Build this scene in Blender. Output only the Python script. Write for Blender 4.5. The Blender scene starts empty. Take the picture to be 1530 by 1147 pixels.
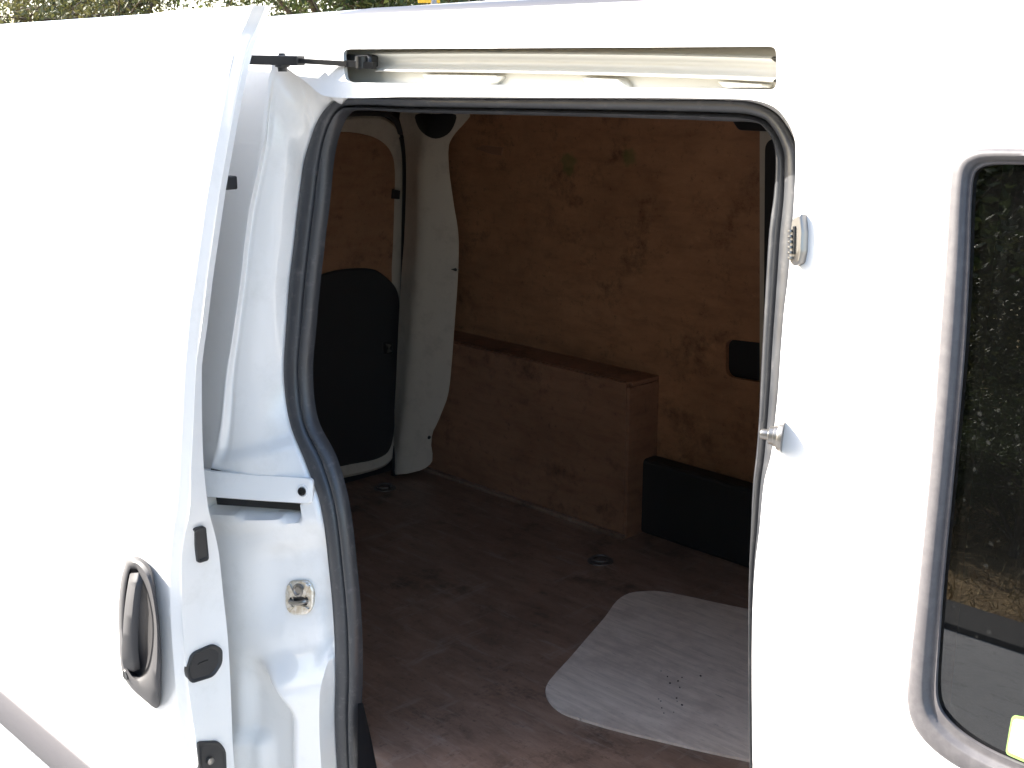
import bpy, bmesh, math, random
from mathutils import Vector, Matrix, geometry
from mathutils.bvhtree import BVHTree

sc = bpy.context.scene
COL = sc.collection
rnd = random.Random(7)

# ------------------------------------------------------------------ camera
F_PX, IW, IH, HOR, VPX = 1850.0, 1530.0, 1147.0, 97.0, -1100.0
CX, CY = IW / 2, IH / 2
CAM = Vector((0.0, -1.15, 1.80))
PITCH = math.atan((CY - HOR) / F_PX)
YAW = math.atan((CX - VPX) / (F_PX / math.cos(PITCH)))
HEAD = Vector((-math.cos(YAW), math.sin(YAW), 0))
RIGHT = Vector((HEAD.y, -HEAD.x, 0))
FWD = HEAD * math.cos(PITCH) + Vector((0, 0, -math.sin(PITCH)))
UP = RIGHT.cross(FWD)
cam_data = bpy.data.cameras.new('camera')
cam = bpy.data.objects.new('camera', cam_data)
COL.objects.link(cam)
cam_data.sensor_width = 36.0
cam_data.lens = 18.0 * F_PX / CX
cam_data.clip_start = 0.02
cam_data.clip_end = 800
M = Matrix((RIGHT, UP, -FWD)).transposed().to_4x4()
M.translation = CAM
cam.matrix_world = M
sc.camera = cam

# ------------------------------------------------------------------ light
SUN_EL, SUN_AZ = 34.0, 242.0      # degrees; azimuth of the sun's place, clockwise from +Y
w = bpy.data.worlds.new("World"); sc.world = w
w.use_nodes = True
nt = w.node_tree
bg = nt.nodes['Background']
sky = nt.nodes.new('ShaderNodeTexSky')
sky.sky_type = 'NISHITA'
sky.sun_disc = False
sky.sun_elevation = math.radians(SUN_EL)
sky.sun_rotation = math.radians(SUN_AZ)
sky.dust_density = 1.5
nt.links.new(sky.outputs[0], bg.inputs[0])
bg.inputs[1].default_value = 0.15
sl = bpy.data.lights.new('sun', 'SUN')
sl.energy = 4.5
sl.angle = math.radians(0.5)
sl.color = (1.0, 0.95, 0.87)
so = bpy.data.objects.new('sun', sl); COL.objects.link(so)
a = math.radians(SUN_AZ); e = math.radians(SUN_EL)
sun_dir = Vector((math.sin(a) * math.cos(e), math.cos(a) * math.cos(e), math.sin(e)))
so.rotation_euler = sun_dir.to_track_quat('Z', 'Y').to_euler()
sc.view_settings.view_transform = 'Standard'
sc.view_settings.look = 'None'
sc.view_settings.gamma = 1.0
sc.view_settings.exposure = 2.12
sc.cycles.use_denoising = True
sc.cycles.max_bounces = 10
sc.cycles.diffuse_bounces = 6

# ------------------------------------------------------------------ helpers
def ray(x, y):
    return FWD + RIGHT * ((x - CX) / F_PX) - UP * ((y - CY) / F_PX)
def onX(x, y, X):
    v = ray(x, y); return CAM + v * ((X - CAM.x) / v.x)
def onY(x, y, Y):
    v = ray(x, y); return CAM + v * ((Y - CAM.y) / v.y)
def onZ(x, y, Z):
    v = ray(x, y); return CAM + v * ((Z - CAM.z) / v.z)
def proj(P):
    q = P - CAM; z = q.dot(FWD)
    return CX + F_PX * q.dot(RIGHT) / z, CY - F_PX * q.dot(UP) / z
def interp(tab, v):
    if v <= tab[0][0]: return tab[0][1]
    for i in range(len(tab) - 1):
        (a0, b0), (a1, b1) = tab[i], tab[i + 1]
        if v <= a1:
            t = (v - a0) / (a1 - a0)
            m0 = (b1 - tab[i - 1][1]) / (a1 - tab[i - 1][0]) * (a1 - a0) if i > 0 else (b1 - b0)
            m1 = (tab[i + 2][1] - b0) / (tab[i + 2][0] - a0) * (a1 - a0) if i + 2 < len(tab) else (b1 - b0)
            t2, t3 = t * t, t * t * t
            return (2*t3-3*t2+1)*b0 + (t3-2*t2+t)*m0 + (-2*t3+3*t2)*b1 + (t3-t2)*m1
    return tab[-1][1]
SIDE = [(0.15, 0.03), (0.4, 0.005), (0.7, -0.010), (0.9, -0.012), (1.1, -0.007), (1.3, 0.005), (1.5, 0.023),
        (1.7, 0.048), (1.8, 0.066), (1.862, 0.084)]
def Yb(z): return interp(SIDE, z)
def side(x, y, off=0.0):              # a point of the van's near side at a depth below its skin
    Y = 0.05
    for _ in range(14):
        p = onY(x, y, Y); Y = 0.5 * Y + 0.5 * (Yb(p.z) + off)
    return onY(x, y, Y)
def sstep(a0, b0, v):
    t = max(0.0, min(1.0, (v - a0) / (b0 - a0))); return t * t * (3 - 2 * t)
def catmull(pts, n, closed=True):
    out = []; N = len(pts)
    rng = range(N if closed else N - 1)
    for i in rng:
        if closed: p0, p1, p2, p3 = pts[i-1], pts[i], pts[(i+1) % N], pts[(i+2) % N]
        else: p0, p1, p2, p3 = pts[max(0, i-1)], pts[i], pts[i+1], pts[min(N-1, i+2)]
        d1, d0, d2 = (p2-p1).length, (p1-p0).length, (p3-p2).length
        m1 = (p2 - p0) * (d1 / max(1e-6, d0 + d1)) if d0 > 1e-9 else (p2 - p1)
        m2 = (p3 - p1) * (d1 / max(1e-6, d1 + d2)) if d2 > 1e-9 else (p2 - p1)
        for k in range(n):
            t = k / n; t2, t3 = t*t, t*t*t
            out.append((2*t3-3*t2+1)*p1 + (t3-2*t2+t)*m1 + (-2*t3+3*t2)*p2 + (t3-t2)*m2)
    if not closed: out.append(pts[-1].copy())
    return out
def px2(pts): return [Vector((p[0], p[1], 0)) for p in pts]
def smooth_px(pts, n=4, closed=True): return [(v.x, v.y) for v in catmull(px2(pts), n, closed)]
def roundpoly(pts, r, n=4):           # polygon of pixel corners with rounded corners
    out = []; N = len(pts)
    for i in range(N):
        p = Vector(pts[i]); a0 = Vector(pts[i-1]) - p; b0 = Vector(pts[(i+1) % N]) - p
        ri = min(r, a0.length * .45, b0.length * .45)
        s = p + a0.normalized() * ri; t = p + b0.normalized() * ri
        for k in range(n + 1):
            u = k / n
            q = s * (1-u)**2 + p * 2*u*(1-u) + t * u*u
            out.append((q.x, q.y))
    return out

VAN_AT = Vector((-1.3, 0.75, 0.0))
van = bpy.data.objects.new('van', None); COL.objects.link(van); van.location = VAN_AT
van['label'] = 'white panel van with its side door slid open onto a bare plywood-lined load space'
van['category'] = 'van'

def obj(name, verts, faces, mat, parent=None, smooth=True, weld=False, bevel=0.0, sharp=35):
    me = bpy.data.meshes.new(name)
    me.from_pydata([tuple(v) for v in verts], [], faces)
    bm = bmesh.new(); bm.from_mesh(me)
    if weld: bmesh.ops.remove_doubles(bm, verts=bm.verts, dist=1e-5)
    bmesh.ops.recalc_face_normals(bm, faces=bm.faces)
    bm.to_mesh(me); bm.free()
    if smooth:
        me.polygons.foreach_set('use_smooth', [True] * len(me.polygons))
        try: me.set_sharp_from_angle(angle=math.radians(sharp))
        except Exception: pass
    me.materials.append(mat)
    o = bpy.data.objects.new(name, me); COL.objects.link(o)
    if parent is not None:
        o.parent = parent
        if parent is van: o.location = -VAN_AT
    if bevel:
        b = o.modifiers.new('bevel', 'BEVEL'); b.width = bevel; b.segments = 3; b.limit_method = 'ANGLE'; b.angle_limit = math.radians(40)
    return o
def bvh_of(V, F): return BVHTree.FromPolygons([tuple(v) for v in V], F)
def hit(x, y, tree, fallback=None):
    v = ray(x, y).normalized()
    r = tree.ray_cast(CAM, v)
    if r[0] is None: return fallback
    n = r[1]
    if n.dot(v) > 0: n = -n
    return r[0], n
def pip(p, poly):
    x, y = p; c = False; N = len(poly)
    for i in range(N):
        x0, y0 = poly[i-1][:2]; x1, y1 = poly[i][:2]
        if (y0 > y) != (y1 > y) and x < (x1-x0)*(y-y0)/(y1-y0)+x0: c = not c
    return c
def cdt(outer, holes, step):
    """triangulate a 2-D polygon with holes on an inner grid"""
    V = []; E = []
    for lp in [outer] + holes:
        b = len(V); n = len(lp)
        V += [Vector(p) for p in lp]; E += [(b+i, b+(i+1) % n) for i in range(n)]
    bd = list(V)
    xs = [p[0] for p in outer]; ys = [p[1] for p in outer]
    if step:
        cells = {}
        for p in bd: cells.setdefault((int(p.x//step), int(p.y//step)), []).append(p)
        x = min(xs) + step/2
        while x < max(xs):
            y = min(ys) + step/2
            while y < max(ys):
                q = Vector((x, y))
                near = any((q-p).length < step*.45 for i in (-1, 0, 1) for j in (-1, 0, 1) for p in cells.get((int(x//step)+i, int(y//step)+j), ()))
                if not near and pip((x, y), outer) and not any(pip((x, y), h) for h in holes): V.append(q)
                y += step
            x += step
    r = geometry.delaunay_2d_cdt(V, E, [], 0, 1e-6)
    F = []
    for f in r[2]:
        c = sum((r[0][i] for i in f), Vector((0, 0))) / len(f)
        if pip(c, outer) and not any(pip(c, h) for h in holes): F.append(tuple(f))
    return r[0], F
def loft(rings, closed=True, cap=False):
    V = []; F = []; n = len(rings[0])
    for r in rings: V += r
    for k in range(len(rings) - 1):
        for i in range(n if closed else n - 1):
            j = (i + 1) % n
            F.append((k*n+i, k*n+j, (k+1)*n+j, (k+1)*n+i))
    if cap:
        F.append(tuple(range((len(rings)-1)*n, len(rings)*n)))
    return V, F
def box(c, s, R=None):
    V = [Vector((sx*s[0]/2, sy*s[1]/2, sz*s[2]/2)) for sx in (-1, 1) for sy in (-1, 1) for sz in (-1, 1)]
    if R: V = [R @ v for v in V]
    V = [v + Vector(c) for v in V]
    return V, [(0,1,3,2),(4,6,7,5),(0,4,5,1),(2,3,7,6),(0,2,6,4),(1,5,7,3)]
def bar(p0, p1, wd, ht, up=Vector((0, 0, 1))):
    d = (p1 - p0); L = d.length; d.normalize()
    s = d.cross(up).normalized(); u = s.cross(d)
    V = []
    for t in (0, L):
        for sx, sz in ((-1,-1),(1,-1),(1,1),(-1,1)): V.append(p0 + d*t + s*(sx*wd/2) + u*(sz*ht/2))
    return V, [(0,1,2,3),(4,7,6,5),(0,4,5,1),(1,5,6,2),(2,6,7,3),(3,7,4,0)]
def lathe(c, axis, prof, n=24):
    axis = axis.normalized(); a0 = axis.orthogonal().normalized(); b0 = axis.cross(a0)
    rings = [[c + axis*h + (a0*math.cos(2*math.pi*k/n) + b0*math.sin(2*math.pi*k/n))*r for k in range(n)] for h, r in prof]
    V, F = loft(rings)
    F.append(tuple(range(n))[::-1]); F.append(tuple(range(len(V)-n, len(V))))
    return V, F
def merge(*parts):
    V = []; F = []
    for v, f in parts:
        b = len(V); V += list(v); F += [tuple(i+b for i in q) for q in f]
    return V, F
def tube(path, r, n=8, closed=False):
    rings = []; N = len(path)
    for i, p in enumerate(path):
        a0 = path[i-1] if (i or closed) else p; b0 = path[(i+1) % N] if (i < N-1 or closed) else p
        d = (b0 - a0).normalized(); s = d.orthogonal().normalized() if abs(d.z) > .95 else d.cross(Vector((0,0,1))).normalized(); u = s.cross(d)
        rings.append([p + (s*math.cos(2*math.pi*k/n) + u*math.sin(2*math.pi*k/n))*r for k in range(n)])
    V, F = loft(rings)
    F.append(tuple(range(n))[::-1]); F.append(tuple(range(len(V)-n, len(V))))
    return V, F
def plate(pxs, surf, t, lip=0.0, sink=0.004):
    """a solid plate with the given outline lying on a surface: surf(x,y) -> (point, normal)"""
    pts = [surf(x, y) for x, y in pxs]
    pts = [p for p in pts if p]
    n = sum((p[1] for p in pts), Vector()).normalized()
    c = sum((p[0] for p in pts), Vector()) / len(pts)
    r0 = [p[0] - n*sink for p in pts]; r1 = [p[0] + n*(t-lip) for p in pts]
    rings = [r0, r1]
    if lip: rings.append([c + (p[0]-c)*max(.5, 1-lip*1.2/max(1e-5, (p[0]-c).length)) + n*t for p in pts])
    V, F = loft(rings, cap=True)
    return V, F, c, n

# ------------------------------------------------------------------ materials
def mat(name, color, rough=0.5, metal=0.0, coat=0.0, spec=0.5):
    m = bpy.data.materials.new(name); m.use_nodes = True
    b = m.node_tree.nodes['Principled BSDF']
    b.inputs['Base Color'].default_value = (*color, 1)
    b.inputs['Roughness'].default_value = rough
    b.inputs['Metallic'].default_value = metal
    b.inputs['Coat Weight'].default_value = coat
    b.inputs['Coat Roughness'].default_value = 0.06
    b.inputs['Specular IOR Level'].default_value = spec
    return m
class N:                                # a short way to write node trees
    def __init__(s, m): s.t = m.node_tree; s.b = s.t.nodes['Principled BSDF']; s.out = s.t.nodes['Material Output']
    def new(s, kind, **kw):
        n = s.t.nodes.new(kind)
        for k, v in kw.items():
            if k[0] == '_': setattr(n, k[1:], v)
            else:
                i = n.inputs[int(k[1:])] if k[0] == 'i' and k[1:].isdigit() else n.inputs[k.replace('__', ' ')]
                if isinstance(v, bpy.types.NodeSocket): s.t.links.new(v, i)
                else: i.default_value = v
        return n
    def link(s, a0, b0): s.t.links.new(a0, b0)
    def pos(s, scale=(1, 1, 1), rot=(0, 0, 0)):
        g = s.new('ShaderNodeNewGeometry')
        return s.new('ShaderNodeMapping', i0=g.outputs['Position'], Scale=scale, Rotation=rot).outputs[0]
    def noise(s, vec, scale, detail=6, rough=.6, dist=0.0):
        return s.new('ShaderNodeTexNoise', Vector=vec, Scale=scale, Detail=detail, Roughness=rough, Distortion=dist).outputs['Fac']
    def ramp(s, fac, stops):
        n = s.new('ShaderNodeValToRGB', i0=fac); r = n.color_ramp
        while len(r.elements) < len(stops): r.elements.new(.5)
        for el, (p, c) in zip(r.elements, stops):
            el.position = p; el.color = (*c, 1) if len(c) == 3 else c
        return n.outputs[0]
    def mix(s, fac, a0, b0, mode='MIX'):
        n = s.new('ShaderNodeMix', _data_type='RGBA', _blend_type=mode)
        for i, v in ((0, fac), (6, a0), (7, b0)):
            if isinstance(v, bpy.types.NodeSocket): s.link(v, n.inputs[i])
            else: n.inputs[i].default_value = v if i == 0 else ((*v, 1) if len(v) == 3 else v)
        return n.outputs[2]
    def math(s, op, a0, b0=0.0):
        n = s.new('ShaderNodeMath', _operation=op)
        for i, v in ((0, a0), (1, b0)):
            if isinstance(v, bpy.types.NodeSocket): s.link(v, n.inputs[i])
            else: n.inputs[i].default_value = v
        return n.outputs[0]
    def bump(s, h, strength=.3, dist=.002):
        n = s.new('ShaderNodeBump', Height=h, Strength=strength, Distance=dist); s.link(n.outputs[0], s.b.inputs['Normal'])
def g(v): return (v, v, v)

M_paint = mat('white_paint', (.81, .80, .78), .32, coat=.6)
n = N(M_paint); p = n.pos()
n.link(n.mix(n.ramp(n.noise(p, 9, 8, .7), [(.52, g(0)), (.8, g(1))]), (.81, .80, .78), (.70, .69, .66)), n.b.inputs['Base Color'])
n.bump(n.noise(p, 55, 2), .03, .001)
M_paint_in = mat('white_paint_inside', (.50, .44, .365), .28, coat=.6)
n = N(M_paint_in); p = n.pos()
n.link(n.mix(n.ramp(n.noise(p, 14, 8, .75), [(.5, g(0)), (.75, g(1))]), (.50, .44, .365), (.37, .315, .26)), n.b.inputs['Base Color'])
M_rubber = mat('seal_rubber', (.03, .032, .037), .45, spec=.65)
n = N(M_rubber); p = n.pos()
n.link(n.mix(n.ramp(n.noise(p, 60, 6, .7), [(.55, g(0)), (.72, g(1))]), (.034, .036, .041), (.08, .077, .079)), n.b.inputs['Base Color'])
n.link(n.ramp(n.noise(p, 30, 4), [(.3, g(.3)), (.8, g(.6))]), n.b.inputs['Roughness'])
M_black = mat('black_plastic', (.018, .018, .019), .5)
M_trim = mat('window_trim_plastic', (.2, .185, .19), .5)
n = N(M_trim); p = n.pos()
n.link(n.mix(n.ramp(n.noise(p, 90, 3, .6), [(.4, g(0)), (.7, g(1))]), (.085, .079, .083), (.11, .103, .105)), n.b.inputs['Base Color'])
M_handle = mat('grey_handle_plastic', (.05, .048, .05), .62)
n = N(M_handle); n.bump(n.noise(n.pos(), 900, 2), .15, .0004)
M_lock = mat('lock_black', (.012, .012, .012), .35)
M_steel = mat('zinc_steel', (.48, .45, .38), .42, metal=1)
n = N(M_steel); n.link(n.ramp(n.noise(n.pos(), 120, 4), [(.35, (.56, .5, .4)), (.65, (.78, .76, .72))]), n.b.inputs['Base Color'])
M_nickel = mat('dull_nickel', (.27, .255, .235), .36, metal=.9)
M_rail = mat('galvanised_rail', (.60, .59, .55), .38, metal=.1)
M_arm = mat('black_arm', (.014, .013, .013), .4)
M_carrier = mat('grey_cast_carrier', (.14, .12, .11), .5, metal=.4)

def ply(name, c0, c1, c2, axis_scale, spots=(), rough=.6):
    m = mat(name, c0, rough); n = N(m)
    p = n.pos(axis_scale); q = n.pos((1, 1, 1))
    grain = n.noise(p, 11.0, 10, .7, .25)
    col = n.ramp(grain, [(.25, c2), (.5, c0), (.78, c1)])
    big = n.ramp(n.noise(q, 2.6, 8, .68), [(.42, g(0)), (.66, g(1))])            # broad grubby areas
    col = n.mix(n.math('MULTIPLY', big, .45), col, tuple(v*.6 for v in c2))
    st = n.ramp(n.noise(q, 7.5, 12, .78), [(.535, g(0)), (.66, g(1))])             # blotchy stains with ragged edges
    col = n.mix(n.math('MULTIPLY', st, .75), col, tuple(v*.38 for v in c2))
    fine = n.ramp(n.noise(q, 48, 9, .8), [(.57, g(0)), (.66, g(1))])              # specks
    col = n.mix(n.math('MULTIPLY', fine, .6), col, tuple(v*.3 for v in c2))
    dust = n.ramp(n.noise(q, 19, 10, .8), [(.58, g(0)), (.72, g(1))])
    col = n.mix(n.math('MULTIPLY', dust, .28), col, tuple(min(1, v*1.5+.03) for v in c1))
    for (c, r, sc_) in spots:
        gg = n.new('ShaderNodeNewGeometry').outputs['Position']
        d = n.new('ShaderNodeVectorMath', _operation='DISTANCE', i0=gg, i1=c).outputs['Value']
        d = n.math('ADD', d, n.math('MULTIPLY', n.math('SUBTRACT', n.noise(q, 40, 3), .5), r*1.6))
        col = n.mix(n.ramp(n.math('DIVIDE', d, r), [(.55, g(.55)), (1.0, g(0))]), col, sc_)
    n.link(col, n.b.inputs['Base Color'])
    n.bump(n.noise(p, 12, 6, .7), .25, .0015)
    return m

# interior planes, worked out from where the wheel box meets the floor
FZ = 0.56
BOX_Y = onZ(930, 803, FZ).y
BOX_TOP = onY(945, 575, BOX_Y).z
WALL_Y = onZ(985, 562, BOX_TOP).y
BOX_X = onY(938, 690, BOX_Y).x
REAR_X = onZ(520, 711, FZ + .03).x - .01

green = (.10, .13, .035)
M_ply_wall = ply('plywood_wall', (.385, .19, .098), (.46, .238, .126), (.24, .11, .055), (.8, 1, 3.0),
                 [(onY(850, 243, WALL_Y), .035, green), (onY(940, 234, WALL_Y), .03, green)])
M_ply_box = ply('plywood_box', (.29, .145, .085), (.35, .182, .11), (.19, .092, .052), (.8, 1, 4.0))
M_ply_door = ply('plywood_door', (.30, .15, .08), (.36, .19, .105), (.2, .095, .05), (1, .8, 3.0))
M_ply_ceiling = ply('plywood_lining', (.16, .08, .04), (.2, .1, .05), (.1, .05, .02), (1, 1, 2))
M_ply_floor = ply('plywood_floor', (.27, .165, .115), (.36, .235, .17), (.14, .085, .06), (.7, 2.4, 1), rough=.5)
n = N(M_ply_floor)                      # pale scuffs across the floor
old = n.b.inputs['Base Color'].links[0].from_socket
sc1 = n.ramp(n.noise(n.pos((1.2, 7, 1), (0, 0, .6)), 5, 8, .75), [(.55, g(0)), (.72, g(1))])
sc2 = n.ramp(n.noise(n.pos((6, 1.0, 1), (0, 0, .25)), 4, 8, .75), [(.57, g(0)), (.74, g(1))])
n.link(n.mix(n.math('MULTIPLY', n.math('MAXIMUM', sc1, sc2), .75), old, (.36, .29, .24)), n.b.inputs['Base Color'])

# ------------------------------------------------------------------ ground and surroundings
def pave(name, x0, x1, y0, y1, z, m, kind='structure', nx=1):
    V = [(x0, y0, z), (x1, y0, z), (x1, y1, z), (x0, y1, z)]
    o = obj(name, V, [(0, 1, 2, 3)], m, smooth=False)
    if kind: o['kind'] = kind
    return o
M_asphalt = mat('asphalt', (.26, .26, .265), .85)
n = N(M_asphalt); p = n.pos()
col = n.mix(n.ramp(n.noise(p, 1.6, 7, .7), [(.4, g(0)), (.7, g(1))]), (.24, .243, .25), (.31, .31, .312))
col = n.mix(n.ramp(n.noise(p, 130, 3, .7), [(.52, g(0)), (.66, g(.8))]), col, (.36, .36, .36))
crk = n.ramp(n.noise(n.pos((1, 3, 1)), 2.0, 9, .6, 1.0), [(.488, g(0)), (.5, g(1)), (.512, g(0))])
col = n.mix(n.math('MULTIPLY', crk, .6), col, (.05, .05, .05))
n.link(col, n.b.inputs['Base Color']); n.bump(n.noise(p, 160, 4, .8), .6, .004)
M_verge = mat('dry_verge', (.20, .135, .06), .95)
n = N(M_verge); p = n.pos()
n.link(n.ramp(n.noise(p, 7, 9, .75), [(.3, (.10, .06, .025)), (.5, (.23, .15, .065)), (.7, (.36, .26, .13))]), n.b.inputs['Base Color'])
n.bump(n.noise(p, 40, 6, .8), .8, .02)
M_kerb = mat('dark_kerb', (.03, .031, .034), .8)
KERB_Y = -3.62
ground = pave('ground', -150, 150, -150, 150, -0.02, M_verge)
road = pave('road', -60, 60, KERB_Y, 4.2, -0.004, M_asphalt)
V, F = box((0, KERB_Y - .21, .0), (100, .42, .06))
kerb = obj('kerb', V, F, M_kerb, smooth=False, bevel=.01); kerb['kind'] = 'structure'

M_blade = mat('dry_grass', (.36, .25, .11), .8)
n = N(M_blade); oi = n.noise(n.pos(), 9, 3)
n.link(n.ramp(oi, [(.35, (.22, .13, .05)), (.55, (.38, .27, .12)), (.7, (.20, .19, .06))]), n.b.inputs['Base Color'])
V = []; F = []
for k in range(9000):
    x = rnd.uniform(-9, 1.5); y = KERB_Y - .44 - abs(rnd.gauss(0, 1.0)); h = rnd.uniform(.02, .09); t = rnd.uniform(0, 6.28)
    d = Vector((math.cos(t), math.sin(t), 0)); l = Vector((rnd.gauss(0, .05), rnd.gauss(0, .05), 0)); b = len(V)
    q = Vector((x, y, -.02))
    V += [q - d*.004, q + d*.004, q + l + Vector((0, 0, h))]; F.append((b, b+1, b+2))
go = obj('dry_grass', V, F, M_blade, smooth=False); go['kind'] = 'stuff'

def leaf_mat(name, c0, c1, c2):
    m = mat(name, c0, .5); n = N(m)
    n.link(n.ramp(n.noise(n.pos(), 1.7, 5, .7), [(.35, c2), (.5, c0), (.65, c1)]), n.b.inputs['Base Color'])
    tr = n.new('ShaderNodeBsdfTranslucent'); n.link(n.ramp(n.noise(n.pos(), 1.7, 5, .7), [(.35, c2), (.65, c1)]), tr.inputs[0])
    mx = n.new('ShaderNodeMixShader', i0=.3, i1=n.b.outputs[0], i2=tr.outputs[0])
    n.link(mx.outputs[0], n.out.inputs[0])
    return m
M_leaf = leaf_mat('tree_leaf', (.055, .085, .022), (.11, .13, .04), (.03, .05, .015))
M_leaf2 = leaf_mat('tree_leaf_yellowish', (.09, .095, .028), (.15, .14, .05), (.045, .06, .02))
M_bark = mat('bark', (.12, .09, .065), .9)
n = N(M_bark); n.link(n.ramp(n.noise(n.pos((6, 6, 1)), 5, 8, .7), [(.35, (.05, .04, .03)), (.65, (.18, .14, .10))]), n.b.inputs['Base Color'])

def make_tree(seed, height, rad, base_z, leaves, leaf, mleaf):
    r = random.Random(seed)
    root = bpy.data.objects.new('broadleaf_tree', None); COL.objects.link(root)
    parts = []; tips = []
    top = Vector((r.uniform(-.2, .2), r.uniform(-.2, .2), height*.62))
    def limb(p0, p1, r0, r1, bend):
        pts = []
        for k in range(7):
            t = k/6; q = p0.lerp(p1, t) + Vector((bend.x, bend.y, bend.z))*math.sin(math.pi*t)
            pts.append((q, r0 + (r1-r0)*t))
        rings = []
        for i, (q, rr) in enumerate(pts):
            d = (pts[min(6, i+1)][0] - pts[max(0, i-1)][0]).normalized(); s = d.orthogonal().normalized(); u = d.cross(s)
            rings.append([q + (s*math.cos(k*1.0472) + u*math.sin(k*1.0472))*rr for k in range(6)])
        parts.append(loft(rings)); return [q for q, _ in pts]
    tr = limb(Vector((0, 0, -.1)), top, .17, .07, Vector((.1, .06, 0)))
    cen = Vector((0, 0, base_z + (height-base_z)*.5)); hz = (height-base_z)*.5
    for k in range(26):
        th = r.uniform(0, 6.283); ph = r.uniform(-1, 1)
        d = Vector((math.cos(th)*math.sqrt(1-ph*ph), math.sin(th)*math.sqrt(1-ph*ph), ph))
        e_ = cen + Vector((d.x*rad, d.y*rad, d.z*hz))*r.uniform(.6, .95)
        s_ = tr[r.randint(2, 6)]
        pp = limb(s_, e_, .05, .008, Vector((0, 0, r.uniform(-.1, .3))))
        tips += [(pp[k2], .35 + .4*(k2 == 6)) for k2 in (3, 4, 5, 6)]
        for _ in range(3):
            e2 = e_ + Vector((r.gauss(0, .5), r.gauss(0, .5), r.gauss(0, .4)))
            limb(pp[4], e2, .015, .004, Vector((0, 0, .05))); tips.append((e2, .45))
    V, F = merge(*parts); obj('trunk', V, F, M_bark, root)
    V = []; F = []
    for k in range(leaves):
        c, s_ = r.choice(tips)
        q = c + Vector((r.gauss(0, s_*.55), r.gauss(0, s_*.55), r.gauss(0, s_*.45)))
        nrm = Vector((r.gauss(0, 1), r.gauss(0, 1), r.gauss(.6, 1))).normalized(); a0 = nrm.orthogonal().normalized()
        a0 = Matrix.Rotation(r.uniform(0, 6.28), 3, nrm) @ a0; b0 = nrm.cross(a0)
        l = leaf*r.uniform(.6, 1.3); b = len(V)
        V += [q - a0*l, q + b0*l*.45, q + a0*l, q - b0*l*.45]; F.append((b, b+1, b+2, b+3))
    obj('crown', V, F, mleaf, root, smooth=False)
    return root
def copy_tree(o, loc, rz, label, group, s=1.0):
    c = o.copy(); COL.objects.link(c); c.location = loc; c.rotation_euler = (0, 0, rz); c.scale = (s, s, s)
    for ch in [x for x in o.children]:
        d = ch.copy(); COL.objects.link(d); d.parent = c
    c['label'] = label; c['group'] = group; c['category'] = 'tree'
    return c
tA = make_tree(3, 5.6, 2.6, .9, 26000, .045, M_leaf)
tB = make_tree(11, 5.0, 2.3, .8, 20000, .045, M_leaf2)
GB, GR = 'trees beyond the van roof', 'trees across the road mirrored in the side window'
for o, loc, lab in ((tA, (-13.2, 9.0, 0), 'dark green leafy tree showing above the van roof beside the yellow board'),
                    (tB, (-19.3, 8.6, 0), 'yellowish leafy tree above the open side door, at the far left')):
    o.location = loc; o['label'] = lab; o['group'] = GB; o['category'] = 'tree'
copy_tree(tA, (-24.5, 9.5, 0), 2.0, 'leafy tree left of the yellowish tree, behind the far left of the door top', GB)
copy_tree(tB, (-16.0, 11.6, 0), 1.0, 'smaller yellowish tree set back between two leafy trees behind the open door', GB, 1.05)
copy_tree(tA, (-10.4, 10.2, 0), 4.0, 'dark leafy tree behind the roof moulding and yellow board', GB)
rk = 0
for (x, y, s, o) in ((-1.2, -7.2, 1.1, tA), (1.9, -7.4, 1.2, tB), (-3.4, -10.0, 1.3, tA), (-6.3, -11.6, 1.2, tB), (-4.7, -13.0, 1.6, tA), (1.2, -10.8, 1.7, tA), (-.6, -12.4, 1.8, tB), (-8.2, -16.0, 1.9, tA)):
    rk += 1
    copy_tree(o, (x, y, -.2), rk*1.3, 'tall shaded tree across the road, seen only as a dark reflection in the side window', GR, s)
for k, (x, y, s) in enumerate(((-4.4, -5.6, .2), (-3.5, -5.5, .22), (-2.7, -5.7, .24), (-1.9, -5.5, .24), (-1.1, -5.7, .26), (-.2, -5.6, .26), (-4.0, -6.6, .33), (-2.9, -6.8, .4), (-1.8, -6.6, .42), (-3.5, -7.8, .6), (-2.2, -8.0, .65), (-5.0, -8.2, .55))):
    copy_tree((tA, tB)[k % 2], (x, y, -.05 - .6*s), k*2.1, 'low shaded bush across the road, seen only mirrored in the side window', 'bushes across the road mirrored in the side window', s)['category'] = 'bush'
# yellow board beyond the roof
M_yellow = mat('yellow_board', (.75, .42, .02), .5)
M_post = mat('grey_post', (.25, .25, .26), .5, metal=.5)
sr = bpy.data.objects.new('yellow_sign', None); COL.objects.link(sr)
q = onY(641, 3, 4.6); sr.location = (q.x, q.y, 0)
sr['label'] = 'small yellow board just showing over the van roof edge'; sr['category'] = 'sign'
Rz = Matrix.Rotation(.7, 3, 'Z')
V, F = box((0, 0, q.z + .12), (.15, .012, .25), Rz); obj('panel', V, F, M_yellow, sr, smooth=False, bevel=.003)
V, F = lathe(Vector((.02, .03, 0)), Vector((0, 0, 1)), [(-.02, .025), (q.z + .02, .025)], 12); obj('post', V, F, M_post, sr)

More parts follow.
